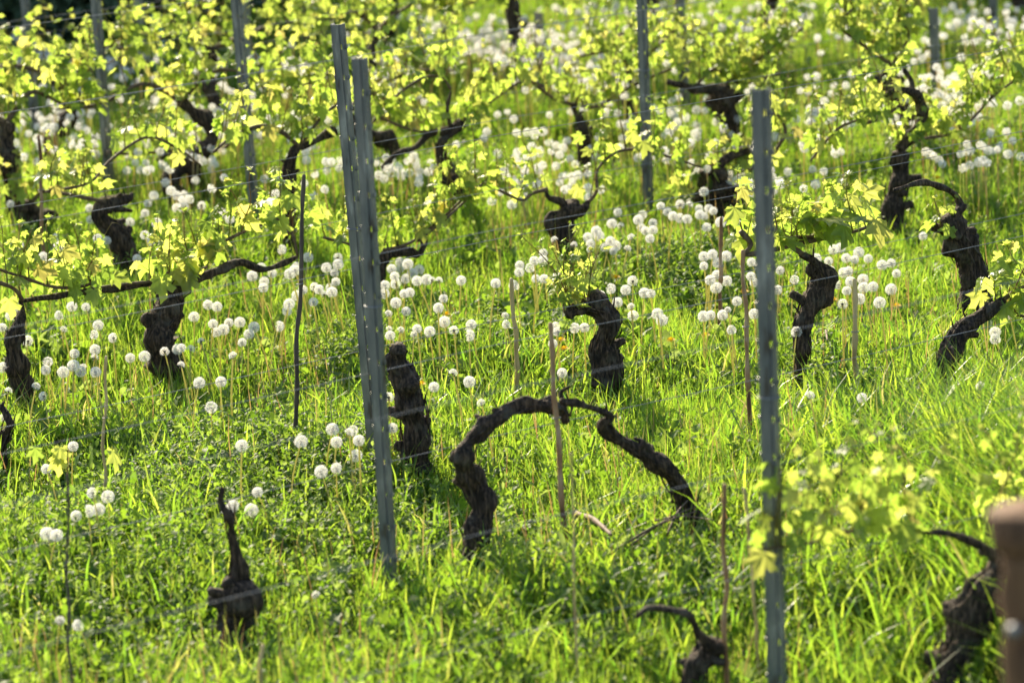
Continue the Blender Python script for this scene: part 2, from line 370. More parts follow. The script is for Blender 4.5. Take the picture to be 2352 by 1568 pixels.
make_vine((2222, 735), [(2230, 755, 34), (2240, 715, 40), (2240, 680, 42), (2238, 630, 42), (2222, 580, 33), (2198, 535, 30), (2172, 505, 28)],
          [[(2180, 505, 12), (2200, 480, 12), (2200, 455, 9), (2170, 432, 8), (2115, 421, 7), (2062, 440, 6)], [(2190, 500, 14), (2215, 512, 10)]],
          [[(2180, 520, 6), (2160, 530, 4)]], label='stout dark vine with bare arm arching back left from its knobbly top', shoots=3, L=.1, leaf=.07, seed=12)
# third row
make_vine((8, 1065), [(2, 1068, 11), (10, 1010, 16), (12, 970, 10), (6, 930, 6)], label='small bare stump cut off by the left picture edge', seed=13)
make_vine((55, 925), [(58, 928, 20), (46, 870, 26), (30, 815, 25), (24, 778, 22), (34, 742, 13), (48, 712, 8), (52, 690, 6)],
          [], [[(52, 690, 6), (25, 660, 6), (-30, 640, 5)], [(-20, 612, 4), (60, 640, 5), (130, 660, 5), (200, 656, 4), (228, 635, 3)]],
          label='narrow wavy vine near the left edge, its thin neck joining a long cane', shoots=9, L=.22, leaf=.1, seed=14)
make_vine((392, 872), [(395, 874, 28), (378, 822, 40), (362, 780, 40), (380, 735, 34), (390, 690, 27), (400, 655, 25), (412, 632, 17)],
          [[(405, 650, 16), (440, 640, 13), (500, 620, 11), (555, 604, 11), (600, 618, 9), (655, 604, 8), (682, 590, 5)],
           [(400, 642, 10), (350, 650, 9), (270, 665, 9), (190, 668, 9), (120, 684, 7), (45, 692, 5)], [(412, 640, 11), (424, 615, 10), (420, 605, 10)], [(380, 690, 14), (362, 678, 9)]],
          [[(400, 640, 5), (470, 580, 5), (550, 530, 4), (640, 500, 4)], [(640, 500, 4), (668, 540, 4), (680, 585, 4)], [(150, 676, 4), (260, 655, 4), (390, 640, 4), (480, 615, 4)]],
          label='burly vine with swollen hip and long arms spread both ways under leaves', shoots=24, L=.21, leaf=.1, seed=15, skip=((235, 335),))
make_vine((296, 615), [(296, 618, 26), (286, 570, 26), (266, 530, 25), (236, 500, 24), (240, 474, 20), (268, 466, 18), (296, 455, 9), (304, 444, 4)],
          [[(262, 478, 12), (300, 484, 5)]], [[(250, 462, 8), (225, 460, 6), (160, 448, 5), (105, 440, 4)], [(105, 440, 4), (200, 420, 4), (260, 370, 4), (330, 316, 4), (400, 335, 4), (460, 380, 3)]],
          label='S shaped vine stump with pointed top, left of the two far steel posts', shoots=13, L=.22, leaf=.085, seed=16, skip=((222, 268),))
make_vine((78, 520), [(82, 522, 26), (72, 490, 25), (60, 470, 20)], [[(80, 500, 18), (115, 500, 14), (140, 520, 9)]],
          [[(60, 468, 6), (20, 440, 5), (-40, 430, 4)], [(70, 468, 6), (100, 440, 5), (150, 445, 4), (210, 460, 4)]], label='low dark vine clump by the thin stake near the left edge', shoots=12, L=.26, leaf=.08, seed=17)
make_vine((665, 555), [(664, 558, 12), (663, 510, 14), (667, 460, 17), (664, 400, 15), (668, 355, 12), (690, 338, 11)],
          [[(690, 340, 9), (730, 318, 10), (765, 300, 11)]], [[(690, 338, 6), (640, 300, 7), (590, 290, 6), (540, 315, 5), (490, 350, 4)], [(690, 336, 5), (740, 270, 5), (790, 230, 4)]],
          label='tall thin vine trunk rising just left of the dark grey stick', shoots=16, L=.24, leaf=.085, seed=18, skip=((560, 598),))
make_vine((868, 690), [(862, 695, 14), (870, 640, 14), (878, 600, 13), (895, 580, 13), (925, 577, 11), (962, 588, 9)],
          [[(965, 585, 8), (974, 560, 11), (972, 548, 10)], [(880, 600, 8), (840, 560, 7)]], [[(880, 575, 5), (940, 555, 4), (1020, 500, 4), (1095, 425, 3)], [(860, 580, 5), (800, 560, 4), (740, 545, 4)]],
          label='vine half hidden behind the paired steel posts, arm poking out right', shoots=13, L=.24, leaf=.085, seed=19)
make_vine((1050, 458), [(1052, 460, 10), (1038, 415, 19), (1028, 385, 17), (1014, 350, 11), (1016, 325, 11), (1040, 302, 15), (1060, 282, 12)],
          [[(1030, 300, 10), (990, 310, 9), (950, 340, 8), (912, 352, 7), (872, 384, 6)], [(1035, 295, 6), (1028, 250, 5), (1034, 210, 4)]],
          [[(840, 300, 4), (900, 230, 4), (960, 180, 4), (1010, 178, 4), (1034, 205, 4)], [(1040, 296, 5), (1100, 250, 4), (1170, 205, 4), (1215, 185, 4), (1250, 200, 4)], [(870, 270, 4), (950, 300, 4), (1010, 302, 4)]],
          label='S curved vine with ball shaped foot among dandelions, long arm sweeping left', shoots=22, L=.26, leaf=.085, seed=20)
make_vine((1295, 585), [(1298, 590, 24), (1292, 545, 26), (1288, 510, 26), (1300, 485, 24), (1318, 470, 16)],
          [[(1310, 490, 12), (1290, 465, 10), (1262, 455, 8), (1256, 435, 7)], [(1310, 500, 14), (1338, 480, 11), (1350, 462, 7)], [(1315, 475, 12), (1318, 460, 12)]],
          [[(1256, 435, 7), (1225, 445, 5), (1198, 460, 4), (1150, 440, 4), (1110, 420, 3)], [(1345, 470, 6), (1368, 440, 5), (1378, 390, 4), (1420, 350, 4), (1470, 344, 4), (1540, 362, 4), (1610, 385, 3)], [(1110, 420, 3), (1040, 490, 4), (960, 555, 4)]],
          label='knotty forked vine stump in the middle with two thin canes curling out', shoots=15, L=.24, leaf=.085, seed=21)
make_vine((1648, 498), [(1652, 502, 34), (1645, 460, 38), (1632, 415, 36), (1630, 392, 30)],
          [[(1635, 392, 16), (1670, 362, 14), (1700, 352, 14), (1745, 340, 12), (1780, 350, 8)]], [[(1560, 470, 4), (1620, 440, 4), (1690, 400, 4), (1760, 380, 4)], [(1780, 350, 6), (1800, 300, 5), (1780, 262, 5), (1730, 290, 4)]],
          label='thick blocky sawn vine stump with a single dandelion clock before it', shoots=20, L=.24, leaf=.085, seed=22)
make_vine((1690, 370), [(1688, 372, 26), (1684, 320, 24), (1680, 280, 26), (1660, 235, 30), (1640, 205, 24)],
          [[(1645, 205, 16), (1610, 205, 13), (1575, 198, 9), (1535, 190, 7)], [(1660, 215, 10), (1690, 195, 8)]],
          [[(1660, 200, 5), (1720, 160, 5), (1780, 110, 4), (1850, 60, 4)], [(1600, 195, 5), (1640, 160, 5), (1700, 190, 4), (1790, 170, 4)]],
          label='rough headed vine standing directly behind the thick blocky sawn stump', shoots=30, L=.28, leaf=.08, seed=23)
make_vine((1345, 405), [(1340, 405, 10), (1348, 365, 17), (1342, 310, 19), (1330, 285, 12), (1320, 255, 8), (1312, 240, 7)],
          [], [[(1312, 240, 6), (1270, 225, 5), (1220, 190, 4)], [(1312, 240, 6), (1370, 245, 5), (1430, 210, 5), (1500, 175, 4), (1580, 140, 4)]],
          label='vine with dark bulging trunk and thin upright neck, centre top among dandelions', shoots=24, L=.28, leaf=.08, seed=24)
make_vine((2048, 498), [(2046, 502, 24), (2056, 450, 26), (2066, 400, 25), (2064, 350, 18)],
          [[(2064, 345, 16), (2090, 310, 15), (2118, 275, 15), (2108, 240, 12), (2085, 212, 11), (2050, 208, 9), (2012, 240, 7)], [(2092, 215, 8), (2095, 190, 7), (2080, 160, 6)]],
          [[(1985, 285, 7), (2040, 262, 5), (2070, 240, 4)], [(2060, 345, 5), (2120, 320, 4), (2200, 300, 4), (2280, 220, 4), (2351, 170, 4)], [(1860, 370, 4), (1920, 300, 4), (1980, 270, 4)]],
          label='tall vine with thick arm looping right in a question mark bend', shoots=34, L=.26, leaf=.085, seed=25)
make_vine((2065, 330), [(2070, 332, 16), (2078, 290, 17), (2058, 240, 20), (2040, 200, 20), (2048, 155, 14)],
          [[(2040, 205, 10), (2070, 180, 9)]], [[(2048, 150, 6), (1990, 110, 5), (1930, 60, 4), (1960, 20, 4)], [(2048, 150, 5), (2080, 80, 4), (2060, 40, 4)]],
          label='slanting vine seen through the question mark bend of the one before it', shoots=26, L=.3, leaf=.08, seed=26)
make_vine((450, 428), [(452, 432, 14), (448, 400, 20), (450, 378, 17)], [[(440, 380, 8), (390, 350, 9), (360, 370, 6)]],
          [[(455, 375, 5), (520, 340, 5), (590, 290, 4)], [(440, 375, 5), (380, 350, 5), (300, 355, 4), (250, 350, 4)], [(330, 310, 4), (380, 340, 4)]],
          label='short dark stump under foliage between the two far steel posts', shoots=16, L=.26, leaf=.08, seed=27, skip=((222, 268), (555, 600)))
make_vine((1440, 285), [(1440, 288, 10), (1442, 255, 12), (1440, 220, 10), (1444, 150, 7)], [], [[(1444, 150, 5), (1400, 120, 4), (1330, 130, 4)], [(1444, 150, 5), (1500, 120, 4), (1560, 60, 4)]],
          label='thin straight vine immediately left of the steel post at top centre', shoots=18, L=.28, leaf=.08, seed=28)

# farther rows: each vine its own thing, spaced along the row
def back_vine(px, py, label, seed, leafy=1.0):
    leafy = leafy * (1.45 if px > 1000 else 1)
    rs = np.random.default_rng(seed); base = at_h(px, py)
    r0 = root('grapevine', base, label, 'grapevine', 'blurred grapevines of the far rows')
    Z = np.array([0, 0, 1.0]); h = rs.uniform(.38, .52)
    a = ROW * rs.normal(0, .06) + NRM * rs.normal(0, .03)
    P = [base - Z * .04, base + Z * h * .3 + a, base + Z * h * .65 - a * .8, base + Z * h + a * .3]
    mb = MB(); tube(mb, P, [.05, rs.uniform(.035, .055), rs.uniform(.03, .045), .035], 16, .016, 1.0, seed)
    top = P[-1]
    mb.build('trunk', 'bark', r0); cp = []
    for s in (-1, 1):
        mb = MB(); l = rs.uniform(.4, .65)
        Q = [top, top + ROW * s * l * .3 + Z * rs.uniform(.03, .12), top + ROW * s * l * .65 + Z * rs.uniform(0, .14), top + ROW * s * l + Z * rs.uniform(-.1, .06)]
        p, _ = tube(mb, Q, [.018, .012, .008, .005], 7, .02, .5, seed + s); mb.build('cane', 'cane', r0); cp.append(p)
    src = np.concatenate(cp); mbs, mbl = MB(), MB(); n = int(rs.integers(18, 26) * leafy)
    for k in range(n):
        p = src[int((k + rs.random()) / n * len(src)) % len(src)]; xk = project(p)[0]
        if py > 330 and (215 < xk < 270 or 545 < xk < 600): continue     # kept clear round the steel posts
        shoot(mbs, mbl, p, rs.uniform(.18, .44), rs, .092)
    mbs.build('shoots', 'shoot', r0); mbl.build('foliage', 'vine_leaf', r0); del r0['_o']
def row_points(y_at, x0, x1, gap):
    b = at_h(1175, y_at); out = []
    for k in range(-14, 15):
        q = b + ROW * gap * (k + random.uniform(-.12, .12)); q[2] = gz(q[0], q[1]); x, y, Z = project(q)
        if x0 < x < x1: out.append((x, y))
    return sorted(out)
ORD = ['first', 'second', 'third', 'fourth', 'fifth', 'sixth', 'seventh', 'eighth', 'ninth', 'tenth', 'eleventh', 'twelfth', 'thirteenth', 'fourteenth', 'fifteenth',
       'sixteenth', 'seventeenth', 'eighteenth', 'nineteenth', 'twentieth']
sd = 100
for nm, ya, x0, x1 in (('fifth row from the front', 345, -150, 1000), ('sixth row from the front', 235, -150, 2500), ('second row from the back', 120, -150, 2500), ('rearmost row', -5, -150, 2500)):
    for k, (x, y) in enumerate(row_points(ya, x0, x1, .85)):
        if ya < 200 and x < 640: continue                  # the hedge stands there
        back_vine(x, y, 'out of focus leafy vine, %s from the left in the %s' % (ORD[k], nm), sd, 1.0); sd += 1

# ------------------------------------------------------------------ steel posts
PG = 'galvanised steel trellis posts'
def steel_post(base, top, label, w=.037, dep=.027, turn=math.pi - .5, seed=0):
    """open channel rolled from sheet, with punched slots in its faces and small hooks along one flange"""
    base = np.asarray(base, float); top = np.asarray(top, float)
    r0 = root('trellis_post', base, label, 'trellis post', PG)
    up = top - base; L = np.linalg.norm(up); up /= L
    ex = np.array([math.cos(turn), math.sin(turn), 0]); ex -= up * (ex @ up); ex /= np.linalg.norm(ex); ey = np.cross(up, ex)
    hw = w / 2
    prof = [(-hw + .004, -dep + .012), (-hw, -dep + .010), (-hw, -dep), (-hw, 0), (-.010, 0), (-.010, .006), (.010, .006), (.010, 0), (hw, 0), (hw, -dep), (hw, -dep + .010), (hw - .004, -dep + .012)]
    # refine faces so that slots can be left open
    pts = []; slot_cols = set()
    for i in range(len(prof) - 1):
        a, b = np.array(prof[i]), np.array(prof[i + 1]); l = np.linalg.norm(b - a)
        if l > .008:
            for t in ((0, .33, .67) if l > .02 else (0, .30, .80)): pts.append(a + (b - a) * t)
            if l > .02 or i == 3: slot_cols.add(len(pts) - 2)
        else:
            pts.append(a)
    pts.append(np.array(prof[-1])); pts = np.array(pts); n = len(pts)
    zs = [-.25]; slot_rows = set(); z = .02; k = 0
    while z < L - .03:
        zs += [z, z + .016]; slot_rows.add(len(zs) - 2); z += .05
    zs.append(L); zs = np.array(zs)
    V = base + pts[None, :, 0, None] * ex + pts[None, :, 1, None] * ey + zs[:, None, None] * up
    q = []
    for i in range(len(zs) - 1):
        for j in range(n - 1):
            if i in slot_rows and j in slot_cols and (i // 2 + j) % 2 == 0: continue
            q.append((i * n + j, i * n + j + 1, (i + 1) * n + j + 1, (i + 1) * n + j))
    mb = MB(); mb.add(V, None, q)
    for z in np.arange(.12, L - .02, .1):
        for sx in (-1, 1):
            a = base + up * z + ex * sx * (hw + .0015) + ey * (-dep * .5)
            tube(mb, [a, a + ex * sx * .006 + up * .002, a + ex * sx * .006 + up * .012], [.0028, .0026, .0022], 5, 1, spline=False)
    o = mb.build('channel', 'steel', r0, smooth=False)
    s = o.modifiers.new('thickness', 'SOLIDIFY'); s.thickness = .0025; s.offset = 0
    mb = MB(); z = L * .55                                  # twist of wire that ties the trellis on
    th = np.linspace(0, 12.6, 26); rr_ = max(hw, dep) * 1.05
    tube(mb, [base + up * (z + .004 * k / 26) + ex * math.cos(k_) * rr_ + ey * (math.sin(k_) * rr_ * .8 - dep * .4) for k, k_ in enumerate(th)], np.full(26, .0013), 4, 1, spline=False)
    mb.build('wire_tie', 'wire', r0)
    del r0['_o']
    return r0
def post_px(bx, by, tx, ty, label, **k):
    b = at_h(bx, by)
    if ty is None: steel_post(b, b + np.array([0, 0, 1.65]), label, **k)
    else:
        d = ray(tx, ty); Z = (b - CP) @ F; t = Z / (d @ F) ; p = CP + t * d
        # keep the post upright: stay over its base in depth
        k2 = (p[2] - b[2]) * .0; p = p + F * 0 + np.array([0, k2, 0])
        # slide along the ray until directly above the base in y
        t = (b[1] - CP[1]) / d[1]; p = CP + t * d
        steel_post(b, p, label, **k)
post_px(1785, 1745, 1742, 205, 'nearest steel post, tall and blurred, running out of the bottom edge', w=.041, dep=.029, turn=math.pi - .45)
post_px(893, 1378, 820, 135, 'front one of the two steel posts standing close together')
post_px(860, 1085, 771, 57, 'rear one of the close pair of steel posts, with rows of slots', turn=math.pi - .45)
post_px(584, 525, 528, -110, 'slotted steel post left of the pair, its top out of frame')
post_px(251, 462, 206, -130, 'slim steel post behind the S shaped stump')
post_px(82, 345, 44, -120, 'steel post at the upper left among yellow leaves')
post_px(1487, 502, 1466, -120, 'steel post at top centre behind the knotty forked stump')
post_px(1572, 268, 1556, -60, 'blurred steel post just right of the sharper top centre post')
post_px(2150, 262, 2140, 20, 'short looking blurred steel post at upper right under broad leaves')
post_px(1240, 195, 1234, 30, 'faint blurred steel post above the dandelion drift, top centre')
post_px(2282, 120, 2272, -160, 'very blurred steel post near the top right corner')

def wood_post(base, r, h, label, mat, cap=False):
    r0 = root('wooden_post', base, label, 'wooden post'); Z = np.array([0, 0, 1.0]); b = np.asarray(base)
    mb = MB(); tube(mb, [b - Z * .2, b + Z * h * .3, b + Z * h * .7, b + Z * h], [r, r * 1.02, r * .98, r * .97], 18, .05, .12, 5); mb.build('shaft', mat, r0)
    if cap:
        mb = MB(); t = b + Z * h
        tube(mb, [t - Z * .012, t + Z * .004, t + Z * .05, t + Z * .056, t + Z * .058], [r * 1.2, r * 1.34, r * 1.28, r * 1.1, r * .1], 22, 1, .35, 3, spline=False); mb.build('cap', mat, r0)
        mb = MB(); c = b + Z * (h - .14) + (CP - b) * [1, 1, 0] / np.linalg.norm(((CP - b) * [1, 1, 0])) * r + np.array([-.022, 0, 0])
        u = np.linspace(0, math.pi, 7)
        tube(mb, [c + (CP - b) * k * .0006 for k in (0, 3, 6)], [.012, .012, .006], 12, .003); mb.build('glint_stud', 'wire', r0)  # added metal stud that stands in for a blurred bright highlight
    del r0['_o']
wood_post(at_h(330, 178), .035, 1.5, 'pale blurred timber post far off, before the dark hedge', 'palewood')
wood_post(at_h(575, 215), .035, 1.5, 'pale blurred timber post far off, behind the slotted steel post', 'palewood')
p = CP + ray(2352, 1215) * 6.4; p[2] = 0
wood_post(p, .052, float((CP + ray(2352, 1215) * 6.4)[2]) - .02, 'brown capped timber post, heavily blurred, in the lower right corner', 'brownpost', True)

# ------------------------------------------------------------------ wires, one thing each
def strand(y_at, h, label, x0=-300, x1=2650, r=.0011, sag=.012):
    a = at_h(1175, y_at); mb = MB(); P = []
    for k in np.linspace(-5.5, 6.5, 49):
        q = a + ROW * k; q[2] = gz(a[0], a[1]) + h - sag * math.sin((k % 3.2) / 3.2 * math.pi)
        x, y, Z = project(q)
        if x0 - 400 < x < x1 + 400: P.append(q)
    tube(mb, P, np.full(len(P), r), 5, 1, spline=False)
    o = mb.build('trellis_wire', 'wire', None, loc=P[0]); tag(o, label, 'wire', 'trellis wires strung along the vine rows')
ROWNAMES = {1825: 'the nearest post', 1301: 'the front post of the close pair', 1007: 'the rear post of the close pair', 668: 'the burly long armed vine',
            425: 'the slotted steel post', 300: 'the slim steel post', 190: 'the blurred upper right post', 90: 'the rearmost blurred vines'}
for ya, nm in ROWNAMES.items():
    for h, hn in ((.42, 'lowest'), (.70, 'middle'), (1.05, 'highest')):
        strand(ya, h, '%s thin grey wire of the row with %s' % (hn, nm))

# ------------------------------------------------------------------ stakes
def stake(bx, by, tx, ty, r, label, mat='bamboo', nodes=True, name='cane_stake', seed=0):
    rs = np.random.default_rng(seed + int(bx)); b = at_h(bx, by)
    d = ray(tx, ty); t = (b[1] - CP[1]) / d[1]; p = CP + t * d
    r0 = root(name, b, label, 'stake', 'cane and stick stakes between the vines'); mb = MB()
    P = [b - (p - b) * .06]; R = [r]; n = 7
    for k in range(1, n + 1):
        P.append(b + (p - b) * k / n + (rs.normal(0, .003, 3) if k < n else 0)); R.append(r * (1 - .18 * k / n))
    P, R = resample(P, R, .012)
    if nodes:
        s = np.linalg.norm(P - P[0], axis=1); ph = (s + rs.uniform(0, .1)) % .135
        R = R * (1 + .28 * np.exp(-((ph - .06) / .007) ** 2))
    tube(mb, P, R, 10, 1, .15, seed, spline=False); mb.build('shaft', mat, r0)
    mb = MB(); c = b + (p - b) * .62; e = np.array([r * 1.15, 0, 0])
    th = np.linspace(0, 6.3, 12); tube(mb, [c + [math.cos(a) * r * 1.15, math.sin(a) * r * 1.15, .002 * a / 3] for a in th], np.full(12, .0013), 4, 1, spline=False)
    mb.build('wire_tie', 'wire', r0); del r0['_o']
stake(674, 1056, 698, 402, .0095, 'long dark grey stick leaning slightly right, left of the paired posts', 'greywood')
stake(1190, 938, 1174, 640, .0105, 'pale split cane stake with slanted top, left of the hook topped vine', 'bamboo')
stake(1299, 1312, 1264, 742, .0105, 'reddish brown cane stake crossing the thick bare arch', 'rustcane')
stake(1722, 1035, 1706, 575, .0095, 'rusty stained cane stake just left of the nearest post', 'rustcane')
stake(1652, 795, 1656, 500, .0095, 'brown cane stake second to the left of the nearest post', 'rustcane')
stake(1965, 958, 1962, 642, .0115, 'short thick cane stake right of the slender twisted vine', 'bamboo')
stake(1668, 1640, 1664, 1112, .0095, 'blurred cane stake behind the hooked low stump at the bottom', 'rustcane')
stake(1326, 1600, 1312, 1040, .004, 'very thin dry reed standing in front of the arched vines', 'bamboo')
stake(594, 1640, 604, 1480, .0085, 'cane stub poking up at the bottom edge', 'bamboo')
stake(158, 1620, 154, 1088, .005, 'thin brown stick at the lower left with two leaves at its tip', 'greywood')
stake(236, 1190, 244, 818, .0065, 'slim tan cane stake right of the two leaved stick', 'bamboo')
stake(103, 640, 88, 312, .0095, 'weathered brown stake at the left beside the low dark clump', 'rustcane')
stake(1745, 1560, 1708, 1120, .006, 'faint blurred reed between the cane stake and the nearest post', 'bamboo')

# young leafy stick plant and sticks lying about
def sapling(bx, by, h, label, n, leaf, seed):
    b = at_h(bx, by); r0 = root('vine_sapling', b, label, 'young vine'); rs = np.random.default_rng(seed); mbs, mbl = MB(), MB()
    tube(mbs, [b - [0, 0, .03], b + [0, 0, h * .5], b + [.01, 0, h]], [.003, .003, .002], 5, .05)
    pos = [b + np.array([rs.normal(0, .045), rs.normal(0, .03), h * rs.uniform(.75, 1.15)]) for _ in range(n)]
    scatter(mbl, LEAVES, pos, [leaf * rs.uniform(.8, 1.2) for _ in pos], rs.uniform(2.5, 4, n), rs.normal(-1.2, .3, n), rs.normal(0, .4, n), rs)
    mbs.build('stem', 'shoot', r0); mbl.build('leaves', 'vine_leaf', r0); del r0['_o']
sapling(165, 1235, .29, 'young vine shoot with a few big bright leaves at the lower left', 6, .085, 3)
def twig(a, b, r, label, mat='cane'):
    p, q = at_h(*a, .09), at_h(*b, .12); mb = MB(); m = (p + q) / 2 + [0, 0, .02]
    m = m + [0, 0, .01]; r = r * 1.5; tube(mb, [p, m, q + [0, 0, .03]], [r, r * .9, r * .5], 7, .02, .5, int(a[0])); o = mb.build('fallen_twig', mat, None, loc=p); tag(o, label, 'twig', 'twigs lying in the grass')
twig((1325, 1180), (1405, 1250), .008, 'broad broken cane lying aslant right of the thin dry reed', 'cane')
twig((1400, 1270), (1600, 1195), .0035, 'long thin twig lying left of the leaning vine foot')
twig((1450, 1250), (1610, 1180), .003, 'thin twig of the heap, the one nearest the leaning vine foot')
twig((1480, 1200), (1640, 1215), .0028, 'thin twig lying across the leaning vine foot')
twig((1530, 1230), (1580, 1170), .003, 'short twig propped up at the leaning vine foot')
twig((1895, 760), (1900, 800), .004, 'short dark twig beside the slender twisted vine')

# ------------------------------------------------------------------ dandelions
def crop(lst, ox, oy, s=.3427): return [(x * s + ox, y * s + oy) for x, y in lst]
HEADS = []
HEADS += crop([(377,92),(392,148),(655,95),(717,110),(970,73),(1018,112),(918,231),(290,215),(133,140),(575,555),(482,552),(398,610),(425,706),(657,677),(628,740),(760,762),(70,613),(15,692),(320,921),(306,976),(492,947),(557,961),(500,866),(637,840),(633,893),(640,990),(540,985),(424,990),(968,885),(872,895),(1103,853),(1190,838),(1215,828),(1278,838),(1347,785),(1300,620),(1393,540),(1454,553),(1428,668),(1533,660),(1606,657),(1497,706),(1449,723),(1701,690),(1667,736),(1623,792),(1561,882),(1213,943),(1335,1062),(1415,1225),(1480,1055),(1868,684),(240,1087),(292,1152),(57,1117),(25,958),(20,1300),(188,783),(1620,1482),(490,1487),(2228,1372),(2255,1458),(2340,1395),(2018,1455),(1886,170),(1870,185),(2063,222),(2187,292),(1983,280),(1975,308),(1817,327),(1690,347),(1770,385),(1765,425),(2241,326),(2250,386),(1940,333),(2030,440),(1990,478),(2107,420),(2137,437),(2210,425),(2225,455),(2172,472),(2100,521),(1937,535),(1923,580),(2262,225),(2265,270),(1750,290),(125,375),(100,560),(80,560)], 0, 515.2)
HEADS += crop([(907,1090),(977,1093),(940,1140),(1010,1135),(1035,1130),(1137,1137),(1150,1145),(1090,1100),(1180,1080),(1215,1130),(1500,1190),(1310,1210),(1420,1262),(1350,1380),(1145,1280),(1030,1312),(1183,1310),(1233,1303),(1270,1335),(1222,1345),(990,1365),(1185,1395),(1230,1388),(972,1430),(600,1397),(606,1473),(1467,1457),(1490,1430),(870,1490),(1050,1495),(1770,1200),(1847,1300),(1880,1215),(70,1368),(765,960),(820,970),(640,920),(637,975),(1245,697),(1160,705),(1140,660),(850,1145),(985,1145),(1110,1225),(2055,1075),(2185,1085),(2110,1170),(2190,1145),(2280,1075),(2270,1130),(2095,1310),(2175,1270),(940,530),(875,480),(830,490),(1540,1470),(360,520),(505,495),(2070,515),(330,690),(335,790),(290,580)], 0, 0)
HEADS += crop([(545,610),(550,650),(590,687),(358,575),(1008,885),(987,930),(803,970),(1208,893),(1277,888),(1145,750),(1150,735),(1080,770),(1427,773),(1265,607),(1287,470),(1308,500),(1345,415),(1188,800),(1385,885),(1330,885),(1080,1030),(1180,1090),(1245,1108),(1518,992),(1495,1040),(1565,1065),(1310,1050),(1265,1155),(1540,1175),(1580,1180),(1682,1165),(1575,1220),(1550,1265),(1684,1262),(1770,1270),(1690,1325),(1470,1115),(1485,1110),(1380,1110),(1360,1030),(1900,835),(1880,760),(335,1135),(322,1200),(370,1075),(428,1140),(440,1130),(475,1078),(515,1045),(530,1080),(555,1155),(487,1160),(435,1190),(555,1195),(615,1155),(645,1115),(1042,1347),(1175,1372),(1100,1290),(1170,1300),(1235,1265),(1275,1260),(1195,1215),(1250,1325),(2285,855),(2265,945),(2200,1015),(2020,975),(2020,1060),(2345,965),(2230,880),(2340,790),(1885,1423),(1905,1517),(1845,1500),(2022,1475),(2040,1525),(2120,1495),(2172,1382),(2217,1420),(2303,1372),(2255,1450),(2305,1465),(2050,1440),(1740,1550)], 772.5, 0)
HEADS += crop([(208,1287),(47,1375),(60,1395),(45,1467),(110,1375),(175,1400),(180,1440),(210,1450),(270,1415),(240,1400),(225,1525),(320,1490),(95,1470),(125,1095),(290,820),(310,815),(213,745),(90,795),(65,860),(160,835),(535,580),(1078,573),(960,515),(415,490),(375,500),(185,565),(945,770),(770,1153),(655,1143),(660,1190),(710,1210),(720,1235),(668,1280),(517,1303),(876,1264),(957,1237),(935,1135),(1010,1150),(2130,875),(2235,885),(1995,820),(1970,968),(2060,975),(1993,1013),(1695,1020),(1720,1035),(1783,1070),(1925,1035),(2110,1010),(2145,1013),(2195,977),(2275,945),(2245,1035),(2230,1055),(2080,1075),(2060,1098),(1990,1110),(1945,1130),(2330,1050),(1200,500),(1510,410),(1640,345),(1668,395),(1615,415),(1720,520),(1690,525),(1660,600),(1640,630),(1555,670),(1525,660),(1840,585),(1790,490),(2098,690),(2150,700),(1940,790),(1290,590),(2120,510),(930,820),(1420,800)], 1545, 0)
HEADS += crop([(478,268),(425,255),(427,300),(555,303),(508,330),(390,350),(465,365),(400,400),(540,380),(550,365),(605,370),(640,375),(687,378),(325,410),(345,400),(320,465),(453,466),(490,458),(717,498),(398,527),(467,584),(348,601),(683,560),(723,653),(787,711),(625,719),(903,672),(886,745),(835,377),(1067,396),(352,705),(430,710),(360,745),(520,740),(540,700),(781,997),(653,1090),(890,1055),(970,1197),(375,1365),(350,1160),(110,1380),(82,1408),(150,1447),(130,1550),(5,1455),(1460,105),(1385,193),(1384,240),(1325,245),(1228,275),(1225,322),(1297,292),(1391,366),(1190,410),(1335,365),(1130,615),(1140,670),(1470,690),(1480,720),(1593,695),(1662,693),(1512,995),(1938,440),(1883,523),(1835,432),(1985,382),(1975,553),(1987,612),(2062,460),(2107,465),(2150,600),(2180,643),(1795,155),(1835,115),(1870,145),(1855,180),(1705,132),(1740,65),(1760,80),(1685,90),(1700,170),(1950,165),(1975,90),(1990,105),(1905,15),(2100,97),(2120,40),(2035,15),(2070,45),(1855,20),(1590,140),(10,325),(10,385),(1765,480),(1450,800),(370,300)], 772.5, 515.2)
HEADS += crop([(207,217),(265,203),(207,280),(300,260),(357,215),(527,255),(523,350),(545,390),(250,375),(295,340),(360,380),(290,425),(205,617),(333,608),(367,575),(252,610),(393,707),(545,600),(717,310),(814,371),(828,722),(917,1149),(1267,1163),(2060,1087),(1043,247),(1077,170),(1122,158),(1160,227),(1217,237),(1244,190),(1308,231),(1146,325),(1175,315),(1055,310),(1401,273),(1462,262),(1110,407),(1190,385),(1273,370),(1277,425),(1340,419),(1462,436),(1165,446),(1135,535),(1385,525),(1250,500),(1498,330),(1055,405),(2158,723),(2160,768),(2255,605),(960,230),(700,440),(1675,80),(430,515)], 1545, 515.2)
HEADS += crop([(212,92),(425,203),(453,279),(350,308),(216,390),(260,397),(1045,283),(1070,262),(1155,282),(1183,199),(1452,671),(275,790),(360,810),(1635,37),(1475,105),(1545,88),(495,220),(405,285)], 0, 1030.4, .49977)
_k = []
for h_ in HEADS:
    if all((h_[0] - q[0]) ** 2 + (h_[1] - q[1]) ** 2 > 81 for q in _k): _k.append(h_)
HEADS = sorted(_k, key=lambda p: -p[1])

